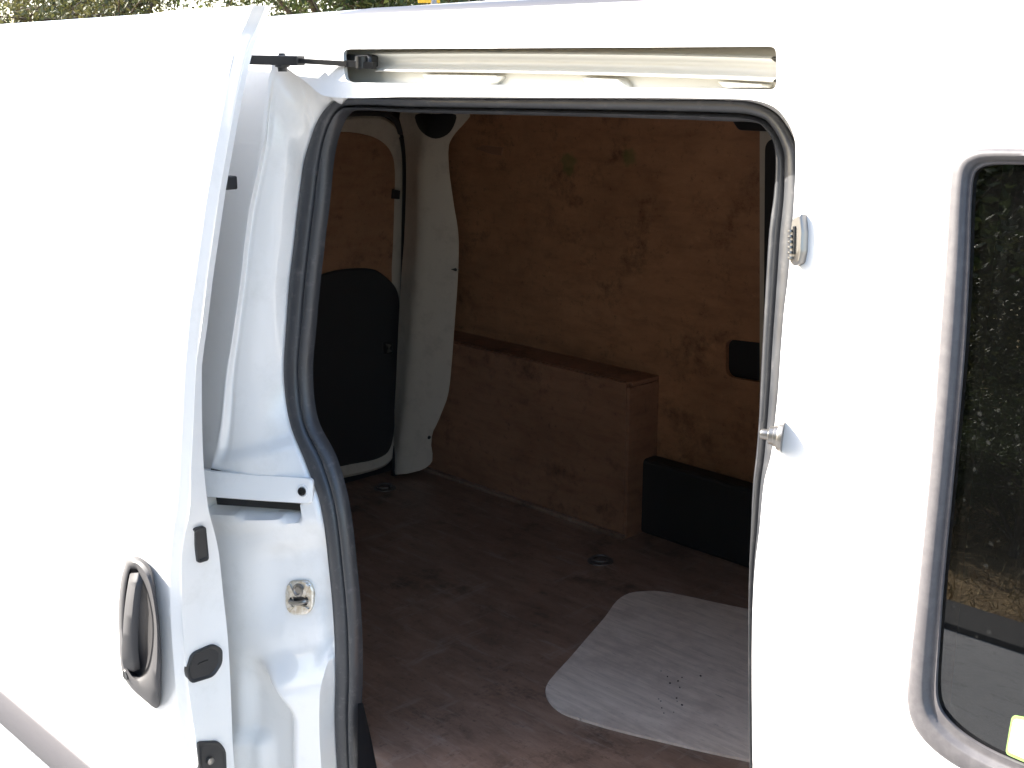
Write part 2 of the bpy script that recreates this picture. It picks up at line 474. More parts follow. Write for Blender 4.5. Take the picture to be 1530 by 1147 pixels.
# ------------------------------------------------------------------ van: opening loops
KEYS = [  # outer skin edge | seal outer edge | seal inner edge (photo pixels)
 ((515,143),(513,147),(525,165)), ((499,121),(497,155),(512,174)), ((474,98),(485,167),(503,192)), ((434,88),(475,185),(496,215)),
 ((408,104),(466,210),(491,243)), ((397,140),(457,240),(488,275)), ((391,200),(452,275),(484,315)), ((382,245),(447,315),(480,345)),
 ((367,320),(441,370),(476,380)), ((355,420),(435,420),(471,425)), ((344,500),(430,490),(465,490)), ((335,560),(427,560),(460,560)),
 ((328,630),(436,630),(468,628)), ((317,690),(459,690),(496,685)), ((308,760),(482,755),(515,755)), ((303,850),(495,855),(527,855)),
 ((303,930),(501,925),(533,925)), ((306,1010),(504,1005),(535,1005)), ((310,1080),(503,1075),(533,1075)), ((316,1160),(508,1160),(535,1160)),
 ((330,1260),(520,1260),(545,1255)), ((380,1400),(560,1330),(592,1312)), ((700,1450),(750,1385),(750,1360)), ((950,1470),(950,1415),(950,1390)),
 ((1110,1420),(1128,1370),(1100,1340)), ((1126,1260),(1140,1260),(1124,1250)), ((1124,1100),(1138,1100),(1123,1100)), ((1124,930),(1138,930),(1122,930)),
 ((1128,850),(1142,850),(1123,850)), ((1135,790),(1150,790),(1125,790)), ((1142,720),(1158,720),(1128,720)), ((1152,680),(1165,680),(1132,680)),
 ((1158,630),(1170,630),(1136,630)), ((1163,580),(1176,580),(1139,560)), ((1167,520),(1180,520),(1142,500)), ((1172,460),(1186,460),(1145,440)),
 ((1177,420),(1190,420),(1147,400)), ((1182,360),(1194,360),(1151,340)), ((1187,290),(1198,290),(1158,290)), ((1189,235),(1196,232),(1161,235)),
 ((1187,205),(1188,212),(1158,212)), ((1178,183),(1177,190),(1150,198)), ((1160,162),(1160,169),(1138,186)), ((1138,152),(1136,156),(1115,182)),
 ((1110,148),(1108,150.5),(1090,181.5)), ((1000,146),(1000,148.5),(1000,178)), ((800,145),(800,147.5),(800,172.5)), ((620,144),(620,146.5),(620,168.5))]
SEG = 14
def dep(i):                             # the seal lies deeper behind the rear pillar than elsewhere
    return .085
SOFF = {47: .012, 0: .036, 1: .058, 2: .068, 3: .034, 4: .004}
Sk = [side(*k[0], SOFF.get(i, 0)) for i, k in enumerate(KEYS)]
Tk = [side(*k[1], .082) for k in KEYS]
Ik = [side(*k[2], .095) for k in KEYS]
S, T, I_ = catmull(Sk, SEG), catmull(Tk, SEG), catmull(Ik, SEG)
NL = len(S)

# jamb: the recessed faces between outer skin and seal
MJ = 44
seg_poly_shelf = None
def jamb_disp(x, y, t):
    d = 0.0
    left = x < 520 and y > 90
    if left:
        d += .007*math.exp(-((t-.055)/.04)**2) * (1 - sstep(650, 700, y))*sstep(105, 150, y)*(1-sstep(402, 415, x))             # bead along the outer edge
        d -= .005*math.exp(-((t-.15)/.035)**2) * (1 - sstep(650, 700, y))*sstep(105, 150, y)*(1-sstep(402, 415, x))
        d += .012*math.sin(math.pi*min(1, max(0, (t-.1)/.9)))
        u = y + (x-400)*.25
        d += .010*sstep(652, 676, u)*(1-sstep(770, 800, y))                               # small shelf above the arm
        d -= .014*sstep(795, 832, y + (x-440)*.12)*sstep(360, 420, x)*(1-sstep(880, 950, y))
        xb = 395 + 45*sstep(985, 1060, y)                                              # the step that carries the lower pillar
        d += .040*sstep(958, 1035, y + (x-440)*.16)*sstep(xb-6, xb+30, x)
        d -= .022*sstep(960, 1040, y)*sstep(360, 385, x)*(1-sstep(xb-10, xb+18, x))
        d += .022*sstep(1085, 1112, y - (x-380)*.3)*(1-sstep(388, 412, x))
        d -= .016*sstep(478, 492, x)*sstep(800, 850, y)*(1-sstep(940, 990, y))
        # pocket the guide arm lies in
        yt = 703 + (x-310)*.075; yb = 760 + (x-315)*.085
        inside = sstep(yt-2, yt+1.5, y)*(1-sstep(yb-5, yb+2, y))*(1-sstep(452, 456, x)) 
        d -= .045*inside
    return d
rings = []
for j in range(MJ + 1):
    t = j / MJ; row = []
    for i in range(NL): row.append(S[i].lerp(T[i], t))
    rings.append(row)
norm = []
for i in range(NL):
    tan = S[(i+1) % NL] - S[i-1]; ac = T[i] - S[i]
    nn = tan.cross(ac).normalized()
    if nn.dot(CAM - S[i]) < 0: nn = -nn
    norm.append(nn)
for j in range(1, MJ):
    for i in range(NL):
        x, y = proj(rings[j][i])
        if x < 540: rings[j][i] = rings[j][i] + norm[i]*jamb_disp(x, y, j/MJ)
JV, JF = loft([[Vector((p.x, min(p.y, Yb(p.z)), p.z)) for p in S]] + rings)
# keep full detail only on the rear (left) side: drop rows elsewhere by rebuilding coarse there is not needed
jamb = obj('door_jamb', JV, JF, M_paint, van, sharp=60)
JT = bvh_of(JV, JF)

# seal: rubber swept from outer to inner edge
prof = [(0, .03), (0, 0), (.02, -.005), (.10, -.009), (.30, -.010), (.50, -.009), (.57, -.005), (.60, .004), (.64, .002), (.69, -.006), (.79, -.010), (.90, -.008), (.97, -.003), (1.0, .004), (.985, .012)]
rings = []
for u, h in prof:
    rings.append([T[i].lerp(I_[i], u) + Vector((0, h, 0)) for i in range(0, NL, 2)])
SV, SF = loft(rings)
obj('door_seal', SV, SF, M_rubber, van, sharp=70)
ST = bvh_of(SV, SF)

# outer side skin with holes for opening, upper track and window
TRK = roundpoly([(512, 73), (1160, 69), (1160, 134), (516, 123)], 11, 5)
TRK3 = [side(*p) for p in TRK]
WO = [(1800,400),(1799,300),(1790,245),(1760,228),(1640,223),(1530,222),(1465,222),(1445,227),(1430,238),(1422,262),(1414,380),(1405,500),(1390,700),(1370,900),(1359,1000),(1356,1048),(1366,1085),(1395,1120),(1440,1150),(1530,1192),(1640,1240),(1740,1285),(1780,1270),(1799,1200),(1800,900)]
WI = [(1770,400),(1769,310),(1763,265),(1740,251),(1640,247),(1530,246),(1490,246),(1470,249),(1458,258),(1453,285),(1449,400),(1442,530),(1427,700),(1412,860),(1404,975),(1402,1035),(1410,1062),(1440,1093),(1482,1119),(1530,1140),(1640,1185),(1720,1218),(1755,1215),(1769,1160),(1770,900)]
WO3 = catmull([side(*p) for p in WO], 5)
def wr(t, off): return catmull([side(p[0]*(1-t)+q[0]*t, p[1]*(1-t)+q[1]*t, off) for p, q in zip(WO, WI)], 5)
x0, x1, z0, z1 = -3.08, 1.1, .28, 1.862
outer = [(x0 + (x1-x0)*k/60, z0) for k in range(60)] + [(x1, z0 + (z1-z0)*k/30) for k in range(30)] + [(x1 - (x1-x0)*k/60, z1) for k in range(60)] + [(x0, z1 - (z1-z0)*k/30) for k in range(30)]
v2, f2 = cdt(outer, [[(v.x, v.z) for v in S], [(v.x, v.z) for v in TRK3], [(v.x, v.z) for v in WO3]], .045)
V = [Vector((v.x, Yb(v.y), v.y)) for v in v2]
obj('side_panel', V, f2, M_paint, van, sharp=60)
BT = bvh_of(V, f2)
def on_skin(x, y):
    p = side(x, y); return p, Vector((0, -1, .12)).normalized()

# roof with its slight fall to the rear
def roof_dz(x): return -.017*max(0, -1.6-x)**1.5 - .02*max(0, x+.2)**2
rp = [(Yb(1.862), 1.862), (.100, 1.871), (.128, 1.879), (.165, 1.886), (.24, 1.896), (.42, 1.911), (.75, 1.938), (1.05, 1.930), (1.22, 1.915), (1.32, 1.89), (1.40, 1.84), (1.46, 1.70), (1.52, 1.4), (1.56, 1.1), (1.57, .8), (1.54, .3)]
rings = []
for y, z in rp:
    rings.append([Vector((x0 + (x1-x0)*k/40, y, z + roof_dz(x0 + (x1-x0)*k/40)*(1 if z > 1.863 else 0))) for k in range(41)])
V, F = loft(rings, closed=False)
obj('roof', V, F, M_paint, van)
# front and rear closing walls, inner lining, ceiling
def quad(name, pts, m, parent=van): return obj(name, pts, [tuple(range(len(pts)))], m, parent, smooth=False)
def end_wall(X): return [Vector((X, Yb(z), z)) for z in (.28, .6, .9, 1.2, 1.5, 1.7, 1.86)] + [Vector((X, y, z + roof_dz(X)*(z > 1.87))) for y, z in rp[1:]]
quad('rear_body', end_wall(x0 + .002), M_paint)
quad('front_body', end_wall(x1 - .002), M_black)
quad('underbody', [(x0, .03, .285), (x1, .03, .285), (x1, 1.54, .305), (x0, 1.54, .305)], M_black)

# ---- roof gutter moulding
def gut(x):  # follows the roof edge
    return Vector((x, .142, 1.8765 + roof_dz(x)))
M_gut = mat('grey_gutter_moulding', (.06, .057, .058), .4, metal=.1)
gl = onY(517, 22, .2).x
rings = []
for k in range(41):
    x = gl + (1.0-gl)*k/40; s = min(1, .15 + k*.6)
    c = gut(x); rings.append([c + Vector((0, yy*s, zz*s)) for yy, zz in ((-.010, -.006), (-.012, .000), (-.005, .008), (.005, .013), (.013, .011), (.016, -.004))])
V, F = loft(rings); F.append(tuple(range(6))); obj('gutter_moulding', V, F, M_gut, van)

# ---- upper track
tr_in = [side(*p, .046) for p in TRK]
r0 = TRK3; r1 = [p + Vector((0, .006, 0)) for p in TRK3]
V, F = loft([r0, r1, tr_in])
b = len(V); tri, tf = cdt([(v.x, v.z) for v in tr_in], [], .05)
V2 = [Vector((v.x, Yb(v.y) + .046, v.y)) for v in tri]
V, F = merge((V, F), (V2, tf))
obj('track_recess', V, F, M_rail, van)
TT = lambda off: (lambda x, y: (side(x, y, off), Vector((0, -1, .1)).normalized()))
lower = [(1158,121),(1080,117),(1000,114),(900,111),(800,108.5),(700,107),(600,106),(562,105.5)]
upper = [(560,81),(600,80.5),(700,80),(800,80.5),(900,81.5),(1000,83),(1080,85),(1158,87.5)]
up3 = catmull([side(*p, .030) for p in upper], 4, False); lo3 = catmull([side(*p, .030) for p in lower[::-1]], 4, False)
def lv(k, off): return [up3[i].lerp(lo3[i], k) + Vector((0, off, 0)) for i in range(len(up3))]
V, F = loft([lv(-.02, .014), lv(-.12, .006), lv(-.1, -.004), lv(0, -.008), lv(.08, -.004), lv(.2, .006), (lv(.5, .011)), lv(.8, .007), lv(.94, -.002), lv(1.0, -.005), lv(1.05, .0), lv(1.05, .03)], closed=False)
obj('track_rail', V, F, M_rail, van, sharp=80)
for q in ([(632,111),(755,113),(742,127),(642,125)], [(870,115),(935,117),(945,131),(880,130)], [(1072,121),(1152,126),(1152,132),(1082,132)]):
    V, F, c, nn = plate(roundpoly(q, 4, 3), TT(.042), .008, .006); obj('pressed_pad', V, F, M_rail, van)
# carriage and arm of the sliding door inside the track
V, F = merge(plate(roundpoly([(524, 81), (562, 82), (562, 100), (526, 98)], 4), TT(.024), .012, .003)[:2],
             lathe(side(541, 93, .012) , Vector((0, 0, 1)), [(-.010, .009), (-.009, .011), (.009, .011), (.010, .009)], 16))
obj('roller_carriage', V, F, M_lock, van, sharp=40)

# ------------------------------------------------------------------ sliding door
DOFF = -.130
def Yd(z): return Yb(z) + DOFF
def dside(x, y):
    return side(x, y, DOFF)
RIM = [(378,8),(366,38),(352,70),(335,145),(318,240),(303,330),(290,420),(278,520),(272,630),(268,700),(264,755),(256,815),(253,855),(254,900),(256,945),(263,1030),(272,1100),(279,1150),(288,1220),(300,1330)]
rim3 = catmull([dside(*p) for p in RIM], 4, False)
zs = [p.z for p in rim3]
rows = len(rim3)
XR = -2.95
# rows share z with the rim; columns run to the rear
def top_drop(x): return -.055*max(0, min(1, (-1.95 - x)/.8))**1.1
NCOL = 26
def door_row(i, off=0.0, inset=0.0):
    e_ = rim3[i]; out = []
    for k in range(NCOL + 1):
        t = k / NCOL; t = t**1.5
        x = e_.x + (XR - e_.x)*t - inset*(1-t)
        f = max(0, (e_.z - 1.2)/.66)
        z = e_.z + top_drop(x)*f*f
        out.append(Vector((x, Yd(min(z, 1.862)) + off + (0 if z < 1.862 else .0), z)))
    return out
outer_rows = [door_row(i) for i in range(rows)]
rings = [list(r) for r in outer_rows]
V = []; F = []
for r in rings: V += r
C1 = NCOL + 1
for i in range(rows-1):
    for k in range(NCOL): F.append((i*C1+k, i*C1+k+1, (i+1)*C1+k+1, (i+1)*C1+k))
# edge: rounded rim, sunlit hem, front face, inner face
FACE = [(600,0)]
HEM = [(8,392),(38,380),(70,368),(82,365),(150,350),(240,335),(330,322),(420,309),(480,302),(560,291.5),(630,289),(690,286),(760,283),(815,273),(855,271),(920,272),(1010,280),(1080,289),(1147,297),(1230,308),(1340,322)]
FRT = [(0,0),(480,0.5),(560,10),(630,13),(690,18),(740,24),(770,31),(815,50),(850,58),(940,65),(1010,64),(1080,58),(1147,53),(1340,46)]
e1=[];e2=[];e3=[];e4=[];e0a=[]
for i in range(rows):
    p = rim3[i]; y = proj(p)[1]
    e0a.append(p + Vector((.003, .0012, 0)))
    a1 = p + Vector((.0145, .0100, 0)); e1.append(a1)
    hx = interp(HEM, y)
    # hem: same depth, a touch further in, its end set where the pale lip ends
    a2 = onY(hx, y, a1.y + .001); a2.z = p.z; 
    if a2.x < a1.x + .004: a2.x = a1.x + .004
    e2.append(a2)
    w_ = max(.3, interp(FRT, y))
    a3 = onX(hx + w_, y, a2.x - .002); a3.z = p.z
    if a3.y < a2.y + .012: a3.y = a2.y + .012
    e3.append(a3)
    e4.append(a3 + Vector((-.06, min(.004, Yb(p.z) - .018 - a3.y), 0)))
e5 = [Vector((XR, Yd(p.z) + .10, p.z)) for p in rim3]
EV, EF = loft([rim3, e0a, e1, e2, e3, e4, e5], closed=False)
DV, DF = merge((V, F), (EV, EF))
# top and bottom caps
topl = [*[outer_rows[0][k] for k in range(NCOL, -1, -1)], e1[0], e2[0], e3[0], e4[0], e5[0]]
botl = [*[outer_rows[-1][k] for k in range(NCOL, -1, -1)], e1[-1], e2[-1], e3[-1], e4[-1], e5[-1]]
DV, DF = merge((DV, DF), (topl, [tuple(range(len(topl)))]), (botl, [tuple(range(len(botl)))]))
sdoor = obj('sliding_door', DV, DF, M_paint, van, sharp=38, weld=True)
DT = bvh_of(DV, DF)
dsurf = lambda x, y: hit(x, y, DT)
def dskin(x, y): return dside(x, y), Vector((0, -1, 0))

# front edge fittings: plugs and latch
for q, r_ in (([(289,789),(306,785),(311,836),(294,841)], 5), ([(277,1000),(285,975),(318,961),(331,968),(331,990),(318,1010),(285,1020),(279,1012)], 8), ([(293,1107),(326,1106),(336,1120),(338,1175),(299,1175)], 7)):
    rp_ = roundpoly(q, r_, 4)
    pts = [onX(x, y, e2[min(range(rows), key=lambda i: abs(proj(rim3[i])[1]-y))].x) for x, y in rp_]
    nn = Vector((1, 0, 0)); c = sum(pts, Vector())/len(pts)
    def sh(k, h): return [c + (p-c)*k + nn*h for p in pts]
    V, F = loft([sh(1, -.006), sh(1, .004), sh(.94, .005), sh(.86, .004), sh(.8, .002)], cap=True)
    o = obj('edge_plug' if q[0][1] < 1100 else 'door_latch', V, F, M_black, sdoor)
    if q[0][1] > 1050:
        V, F = lathe(onX(312, 1135, c.x) + Vector((.002, 0, 0)), Vector((1, 0, 0)), [(-.004, .007), (.006, .007), (.007, .005)], 14)
        obj('bolt', V, F, M_nickel, o)
    elif q[0][1] > 950:
        V, F = merge(box(c + Vector((.001, .0, .004)), (.005, .02, .004))); obj('rib', V, F, M_black, o)
V, F = box(onX(337, 273, e2[18].x - .02) + Vector((0, .006, 0)), (.02, .022, .022)); obj('guide_block', V, F, M_black, sdoor, bevel=.003)

# handle: bezel with a scooped recess, grip, lock barrel
HO = [(186,846),(190,834),(200,830),(215,836),(226,850),(231,870),(235,900),(239,935),(241,975),(241,1020),(239,1053),(232,1058),(216,1046),(198,1030),(186,1013),(180,990),(178,950),(177,910),(179,880),(182,860)]
HI = [(195,852),(199,849),(205,850),(210,860),(216,872),(222,888),(227,908),(230,930),(230,955),(228,975),(224,995),(218,1007),(210,1013),(203,1012),(197,1007),(190,995),(187,965),(186,935),(187,905),(190,875)]
ho = smooth_px(HO, 3); hi = smooth_px(HI, 3)
def ring(pts, h): return [side(x, y, DOFF - h) for x, y in pts]
def lerp_px(a0, b0, t): return [(p[0]*(1-t)+q[0]*t, p[1]*(1-t)+q[1]*t) for p, q in zip(a0, b0)]
rgs = [ring(ho, -.003), ring(ho, .008), ring(lerp_px(ho, hi, .25), .021), ring(lerp_px(ho, hi, .55), .026), ring(lerp_px(ho, hi, .85), .024), ring(hi, .019)]
cx_, cy_ = 209, 935
rgs.append(ring([(cx_+(x-cx_)*.93, cy_+(y-cy_)*.95) for x, y in hi], .006))
rgs.append(ring([(cx_+(x-cx_)*.72, cy_+(y-cy_)*.8) for x, y in hi], .0015))
V, F = loft(rgs, cap=True)
hb = obj('handle_bezel', V, F, M_handle, sdoor, sharp=50)
G0 = [(193,860),(207,854)]
spine = [((200,856),6.5,.014),((197,872),6.8,.024),((193,900),7,.030),((190,935),7.2,.032),((189,965),7.6,.030),((190,988),8.5,.025),((193,1003),7.5,.012)]
sp = catmull([Vector((s[0][0], s[0][1], 0)) for s in spine], 4, False)
wd = [interp([(i, s[1]) for i, s in enumerate(spine)], k/4) for k in range(len(sp))]
hh = [interp([(i, s[2]) for i, s in enumerate(spine)], k/4) for k in range(len(sp))]
rgs = []
for k, q in enumerate(sp):
    row = []
    for (u, v_) in ((-1, -.013), (-1, -.003), (-.85, 0), (.85, 0), (1, -.003), (1, -.013)):
        row.append(side(q.x + u*wd[k], q.y, DOFF - hh[k] - .008) + Vector((0, -v_, 0)))
    rgs.append(row)
V, F = loft(rgs); F += [tuple(range(6)), tuple(range(len(V)-6, len(V)))]
obj('handle_grip', V, F, M_handle, hb, sharp=50)
V, F = lathe(side(191, 1007, DOFF - .020), Vector((0, -1, 0)), [(-.005, .011), (.005, .011), (.007, .009), (.006, .004)], 20)
obj('lock_barrel', V, F, M_lock, hb)

# rub strip along the lower door
zt = dside(0, 1020).z; zb = dside(0, 1073).z
rings = []
for k in range(13):
    x = XR + .02 + (-2.02 - XR)*k/12
    rings.append([Vector((x, Yd(zz) - h, zz)) for zz, h in ((zb, -.004), (zb, .008), (zb+.006, .013), (zt-.010, .015), (zt-.002, .009), (zt, -.004))])
V, F = loft(rings); F += [tuple(range(6)), tuple(range(len(V)-6, len(V)))]
M_strip = mat('grey_rub_strip', (.09, .084, .09), .55)
n = N(M_strip); n.bump(n.noise(n.pos(), 700, 2), .15, .0004)
obj('rub_strip', V, F, M_strip, sdoor, sharp=50)

# upper arm between door and track
pa = dside(290, 88) + Vector((0, .05, 0)); pb = side(450, 90.5, -.03); pc = side(560, 98, .02)
V, F = merge(bar(pa, pb, .022, .0155)); 
arm = obj('upper_arm', V, F, M_arm, van, smooth=False, bevel=.002)
V, F = merge(bar(pb + (pa-pb).normalized()*.01, side(520, 95, .0), .010, .008), bar(side(518, 94.8, .0), pc, .012, .010)); obj('arm_rod', V, F, M_arm, arm, smooth=False)
bc = pa.lerp(pb, .77)
V, F = merge(lathe(bc, Vector((0, 0, 1)), [(-.0175, .008), (-.0175, .0075), (-.011, .008), (-.010, .012), (-.006, .012), (-.006, .006), (.009, .006), (.0115, .005)], 12)); obj('arm_bolt', V, F, M_arm, arm, sharp=30)

# ------------------------------------------------------------------ fittings on the rear jamb
def base_j(x, y, off=.0):               # smooth support below the guide arm
    return off
arm_px = roundpoly([(298, 698), (320, 703), (400, 708.5), (470, 714), (470, 752), (400, 748), (320, 742), (302, 741)], 7, 4)
pa0 = hit(330, 690, JT); pa1 = hit(480, 715, JT)
# the arm's plane: through three points on the pillar just outside the pocket
A0, A1, A2 = hit(335, 694, JT)[0], hit(463, 722, JT)[0], hit(400, 778, JT)[0]
pn = (A1-A0).cross(A2-A0).normalized()
if pn.dot(CAM-A0) < 0: pn = -pn
def on_plane(x, y, P0=A1, nn=pn):
    v = ray(x, y); return CAM + v*((P0-CAM).dot(nn)/v.dot(nn)), nn
V, F, c, nn = plate(arm_px, on_plane, .009, .003, .004)
ga = obj('guide_arm', V, F, M_paint, van, sharp=40)
V, F, _, _ = plate([(316,744),(400,750),(452,755),(453,765),(400,761),(318,755)], lambda x, y: (on_plane(x, y)[0] - pn*.016, pn), .004, .001); obj('arm_slot_shade', V, F, M_lock, van, smooth=False)  # black strip added below the arm as the shade of the open pocket
V, F, _, _ = plate([(314,700),(330,703.5),(440,711),(440,716),(330,709),(314,705)], lambda x, y: (on_plane(x, y)[0] - pn*.004, pn), .003, .001); obj('arm_slot_shade', V, F, M_lock, van, smooth=False)  # thin black strip added for the dark of the gap above the arm
q, nn = on_plane(456, 733)
V, F = lathe(q + nn*.008, nn, [(0, .0125), (.0025, .012), (.003, .0095), (.0015, .008)], 24); wsh = obj('arm_washer', V, F, M_paint, ga)
V, F = lathe(q + nn*.009, nn, [(0, .0075), (.004, .0075), (.0045, .0055), (.002, .0045)], 20); obj('arm_pivot', V, F, M_lock, ga)

jsurf = lambda x, y: hit(x, y, JT)
V, F, c, nn = plate(roundpoly([(436,866),(463,866),(471,880),(470,906),(461,917),(437,917),(429,905),(429,880)], 7, 4), jsurf, .007, .002)
stk = obj('striker_plate', V, F, M_steel, van, sharp=40)
def js(x, y, h): p, m_ = on_plane2(x, y); return p + nn*h
def on_plane2(x, y):
    v = ray(x, y); return CAM + v*((c-CAM).dot(nn)/v.dot(nn)), nn
V, F, _, _ = plate(roundpoly([(436,890),(464,890),(463,903),(437,903)], 4, 3), on_plane2, .0078, .0004); obj('striker_recess', V, F, M_lock, stk)
V, F = lathe(js(450, 880, .007), nn, [(0, .013), (.004, .012), (.005, .008), (.003, .0065), (.003, .003)], 20); obj('striker_screw', V, F, M_nickel, stk)
path = catmull([js(437, 898, .004), js(438, 896, .009), js(441, 897, .013), js(449, 898, .014), js(458, 897, .013), js(461, 896, .009), js(462, 898, .004)], 4, False)
V, F = tube(path, .0042, 8); obj('striker_loop', V, F, M_nickel, stk)
for q in ([(433,874),(437,870),(446,888),(440,891)], [(462,870),(467,874),(460,891),(454,888)], [(437,913),(433,908),(440,903),(444,905)], [(461,913),(466,908),(459,903),(455,905)]):
    V, F, _, _ = plate(q, on_plane2, .010, .001); obj('striker_rib', V, F, M_steel, stk)

# hardware on the front pillar
gp = lambda x, y: (side(x, y, -.002), Vector((-.25, -1, .1)).normalized())
V, F, c, nn = plate(roundpoly([(1190,326),(1203,319),(1206,345),(1205,375),(1201,393),(1192,398),(1185,390),(1186,352)], 3, 3), gp, .007, .002)
lk = obj('latch_guide', V, F, M_nickel, van, sharp=40)
for k in range(6):
    y = 343 + k*8
    V, F, _, _ = plate([(1187,y),(1192,y),(1192,y+4),(1187,y+4)], gp, .011, .001); obj('guide_tooth', V, F, M_nickel, lk)
V, F, _, _ = plate([(1193,338),(1196,338),(1195,380),(1192,380)], gp, .0085, .0005); obj('guide_slot', V, F, M_lock, lk)
ax = Vector((-1, -.45, .05)).normalized(); c = side(1166, 652, -.002)
V, F = lathe(c, ax, [(h_*.56, r_*.58) for h_, r_ in [(-.006, .030), (.0, .029), (.004, .027), (.005, .022), (.012, .021), (.013, .0185), (.022, .0178), (.024, .014), (.025, .0105), (.036, .0105), (.040, .009), (.041, .004)]], 28)
obj('guide_stud', V, F, M_nickel, van, sharp=30)

# ------------------------------------------------------------------ side window
rings = [wr(0, .012), wr(0, -.002), wr(.06, -.005), wr(.2, -.0068), wr(.44, -.0075), wr(.52, -.0062), wr(.66, -.0005), wr(.76, .0005), wr(.92, -.001), wr(.97, .001), wr(1, .006)]
V, F = loft(rings)
trim = obj('window_frame', V, F, M_trim, van, sharp=60)
M_glass = mat('dusty_dark_glass', (.01, .012, .012), .015, spec=.5)
n = N(M_glass); p = n.pos()
sm = n.ramp(n.noise(n.pos((9, 9, .5)), 6, 5, .7), [(.55, g(0)), (.8, g(.18))])
vor = n.new('ShaderNodeTexVoronoi', Vector=p, Scale=70.0, Randomness=1.0).outputs['Distance']
spots = n.ramp(n.math('ADD', vor, n.math('MULTIPLY', n.noise(p, 160, 3), .25)), [(.22, g(.7)), (.34, g(0))])
msk = n.ramp(n.noise(p, 9, 3), [(.48, g(0)), (.62, g(1))])
pan = n.ramp(n.noise(n.pos(), 380, 2), [(.66, g(0)), (.74, g(.35))])
dust = n.math('MULTIPLY', n.math('ADD', n.math('ADD', n.math('MULTIPLY', spots, msk), sm), n.math('ADD', pan, .07)), .2)
n.b.inputs['Transmission Weight'].default_value = 0.0
n.b.inputs['IOR'].default_value = 1.5
df = n.new('ShaderNodeBsdfDiffuse'); df.inputs[0].default_value = (.38, .38, .36, 1)
tp = n.new('ShaderNodeBsdfTransparent'); tp.inputs[0].default_value = (.35, .4, .38, 1)
gl_ = n.new('ShaderNodeBsdfGlossy'); gl_.inputs['Roughness'].default_value = .004; gl_.inputs[0].default_value = (1, 1, 1, 1)
fr = n.new('ShaderNodeFresnel', IOR=1.75)
m1 = n.new('ShaderNodeMixShader', i0=fr.outputs[0], i1=tp.outputs[0], i2=gl_.outputs[0])
m2 = n.new('ShaderNodeMixShader', i0=n.math('MULTIPLY', dust, .3), i1=m1.outputs[0], i2=df.outputs[0])
n.link(m2.outputs[0], n.out.inputs[0])
WIp = [(v.x, v.z) for v in wr(.993, .005)]
v2, f2 = cdt(WIp, [], .05)
obj('window_glass', [Vector((v.x, Yb(v.y) + .005, v.y)) for v in v2], f2, M_glass, van)
M_stk = mat('white_sticker', (.8, .82, .8), .5); M_stg = mat('green_sticker_edge', (.25, .42, .12), .5)
ws = lambda x, y: (side(x, y, .0035), Vector((0, -1, 0)))
V, F, _, _ = plate(roundpoly([(1512,1068),(1600,1085),(1592,1165),(1502,1126)], 7, 4), ws, .0004, 0, .001); sk = obj('sticker', V, F, M_stg, van)
V, F, _, _ = plate(roundpoly([(1515,1073),(1596,1089),(1589,1158),(1506,1122)], 6, 4), ws, .0010, 0, 0); obj('sticker_face', V, F, M_stk, sk)
# dark cab behind the glass
M_cab = mat('dark_cab_cloth', (.012, .012, .013), .9)
quad('cab_partition', [(-.56, .09, .5), (-.56, 1.5, .5), (-.56, 1.5, 1.85), (-.56, .09, 1.85)], M_cab)
quad('cab_far_side', [(-.55, 1.46, .5), (1.09, 1.46, .5), (1.09, 1.40, 1.83), (-.55, 1.40, 1.83)], M_cab)
quad('cab_floor', [(-.55, .05, .55), (1.09, .05, .55), (1.09, 1.5, .55), (-.55, 1.5, .55)], M_cab)

# ------------------------------------------------------------------ load space
RXI = REAR_X
fp2 = [(RXI - .02, .15), (-1.80, .125), (-1.69, .112), (-1.652, .088), (-1.60, .015), (-.80, .0), (-.78, .15), (-.57, .15), (-.57, WALL_Y), (RXI - .02, WALL_Y)]
V, F = loft([[Vector((x, y, FZ)) for x, y in fp2], [Vector((x, y, FZ - .012)) for x, y in fp2]]); F += [tuple(range(10)), tuple(range(10, 20))]
obj('load_floor', V, F, M_ply_floor, van, smooth=False)
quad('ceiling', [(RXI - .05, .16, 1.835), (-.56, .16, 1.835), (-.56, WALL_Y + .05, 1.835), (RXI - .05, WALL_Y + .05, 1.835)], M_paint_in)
# inner lining round the opening
lin = [(x, z) for x, z in ((RXI - .05, .5), (-.56, .5), (-.56, 1.84), (RXI - .05, 1.84))]
cI = sum(I_, Vector())/NL
v2, f2 = cdt(lin, [[(cI.x + (v.x-cI.x)*1.16, cI.z + (v.z-cI.z)*1.05) for v in I_[::4]]], .08)
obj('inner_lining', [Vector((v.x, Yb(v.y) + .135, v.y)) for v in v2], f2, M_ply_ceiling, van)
# far wall of plywood with a hand hole
HOLE = roundpoly([(1084, 506), (1215, 521), (1215, 583), (1084, 563)], 15, 5)
h3 = [onY(x, y, WALL_Y) for x, y in HOLE]
wl = [(RXI - .03, FZ), (-.56, FZ), (-.56, 1.84), (RXI - .03, 1.84)]
v2, f2 = cdt(wl, [[(v.x, v.z) for v in h3]], .12)
V, F = merge(([Vector((v.x, WALL_Y, v.y)) for v in v2], f2), loft([h3, [p + Vector((0, .014, 0)) for p in h3]]))
pw = obj('plywood_wall', V, F, M_ply_wall, van, smooth=False)
hc = sum(h3, Vector())/len(h3)
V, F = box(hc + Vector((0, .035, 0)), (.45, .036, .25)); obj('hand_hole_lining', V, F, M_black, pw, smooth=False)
# chipped sliver on the wall
V, F, _, _ = plate([(712,222),(722,217),(752,220),(750,232),(735,230)], lambda x, y: (onY(x, y, WALL_Y), Vector((0, -1, 0))), .003, .001); obj('loose_veneer', V, F, M_ply_box, pw)
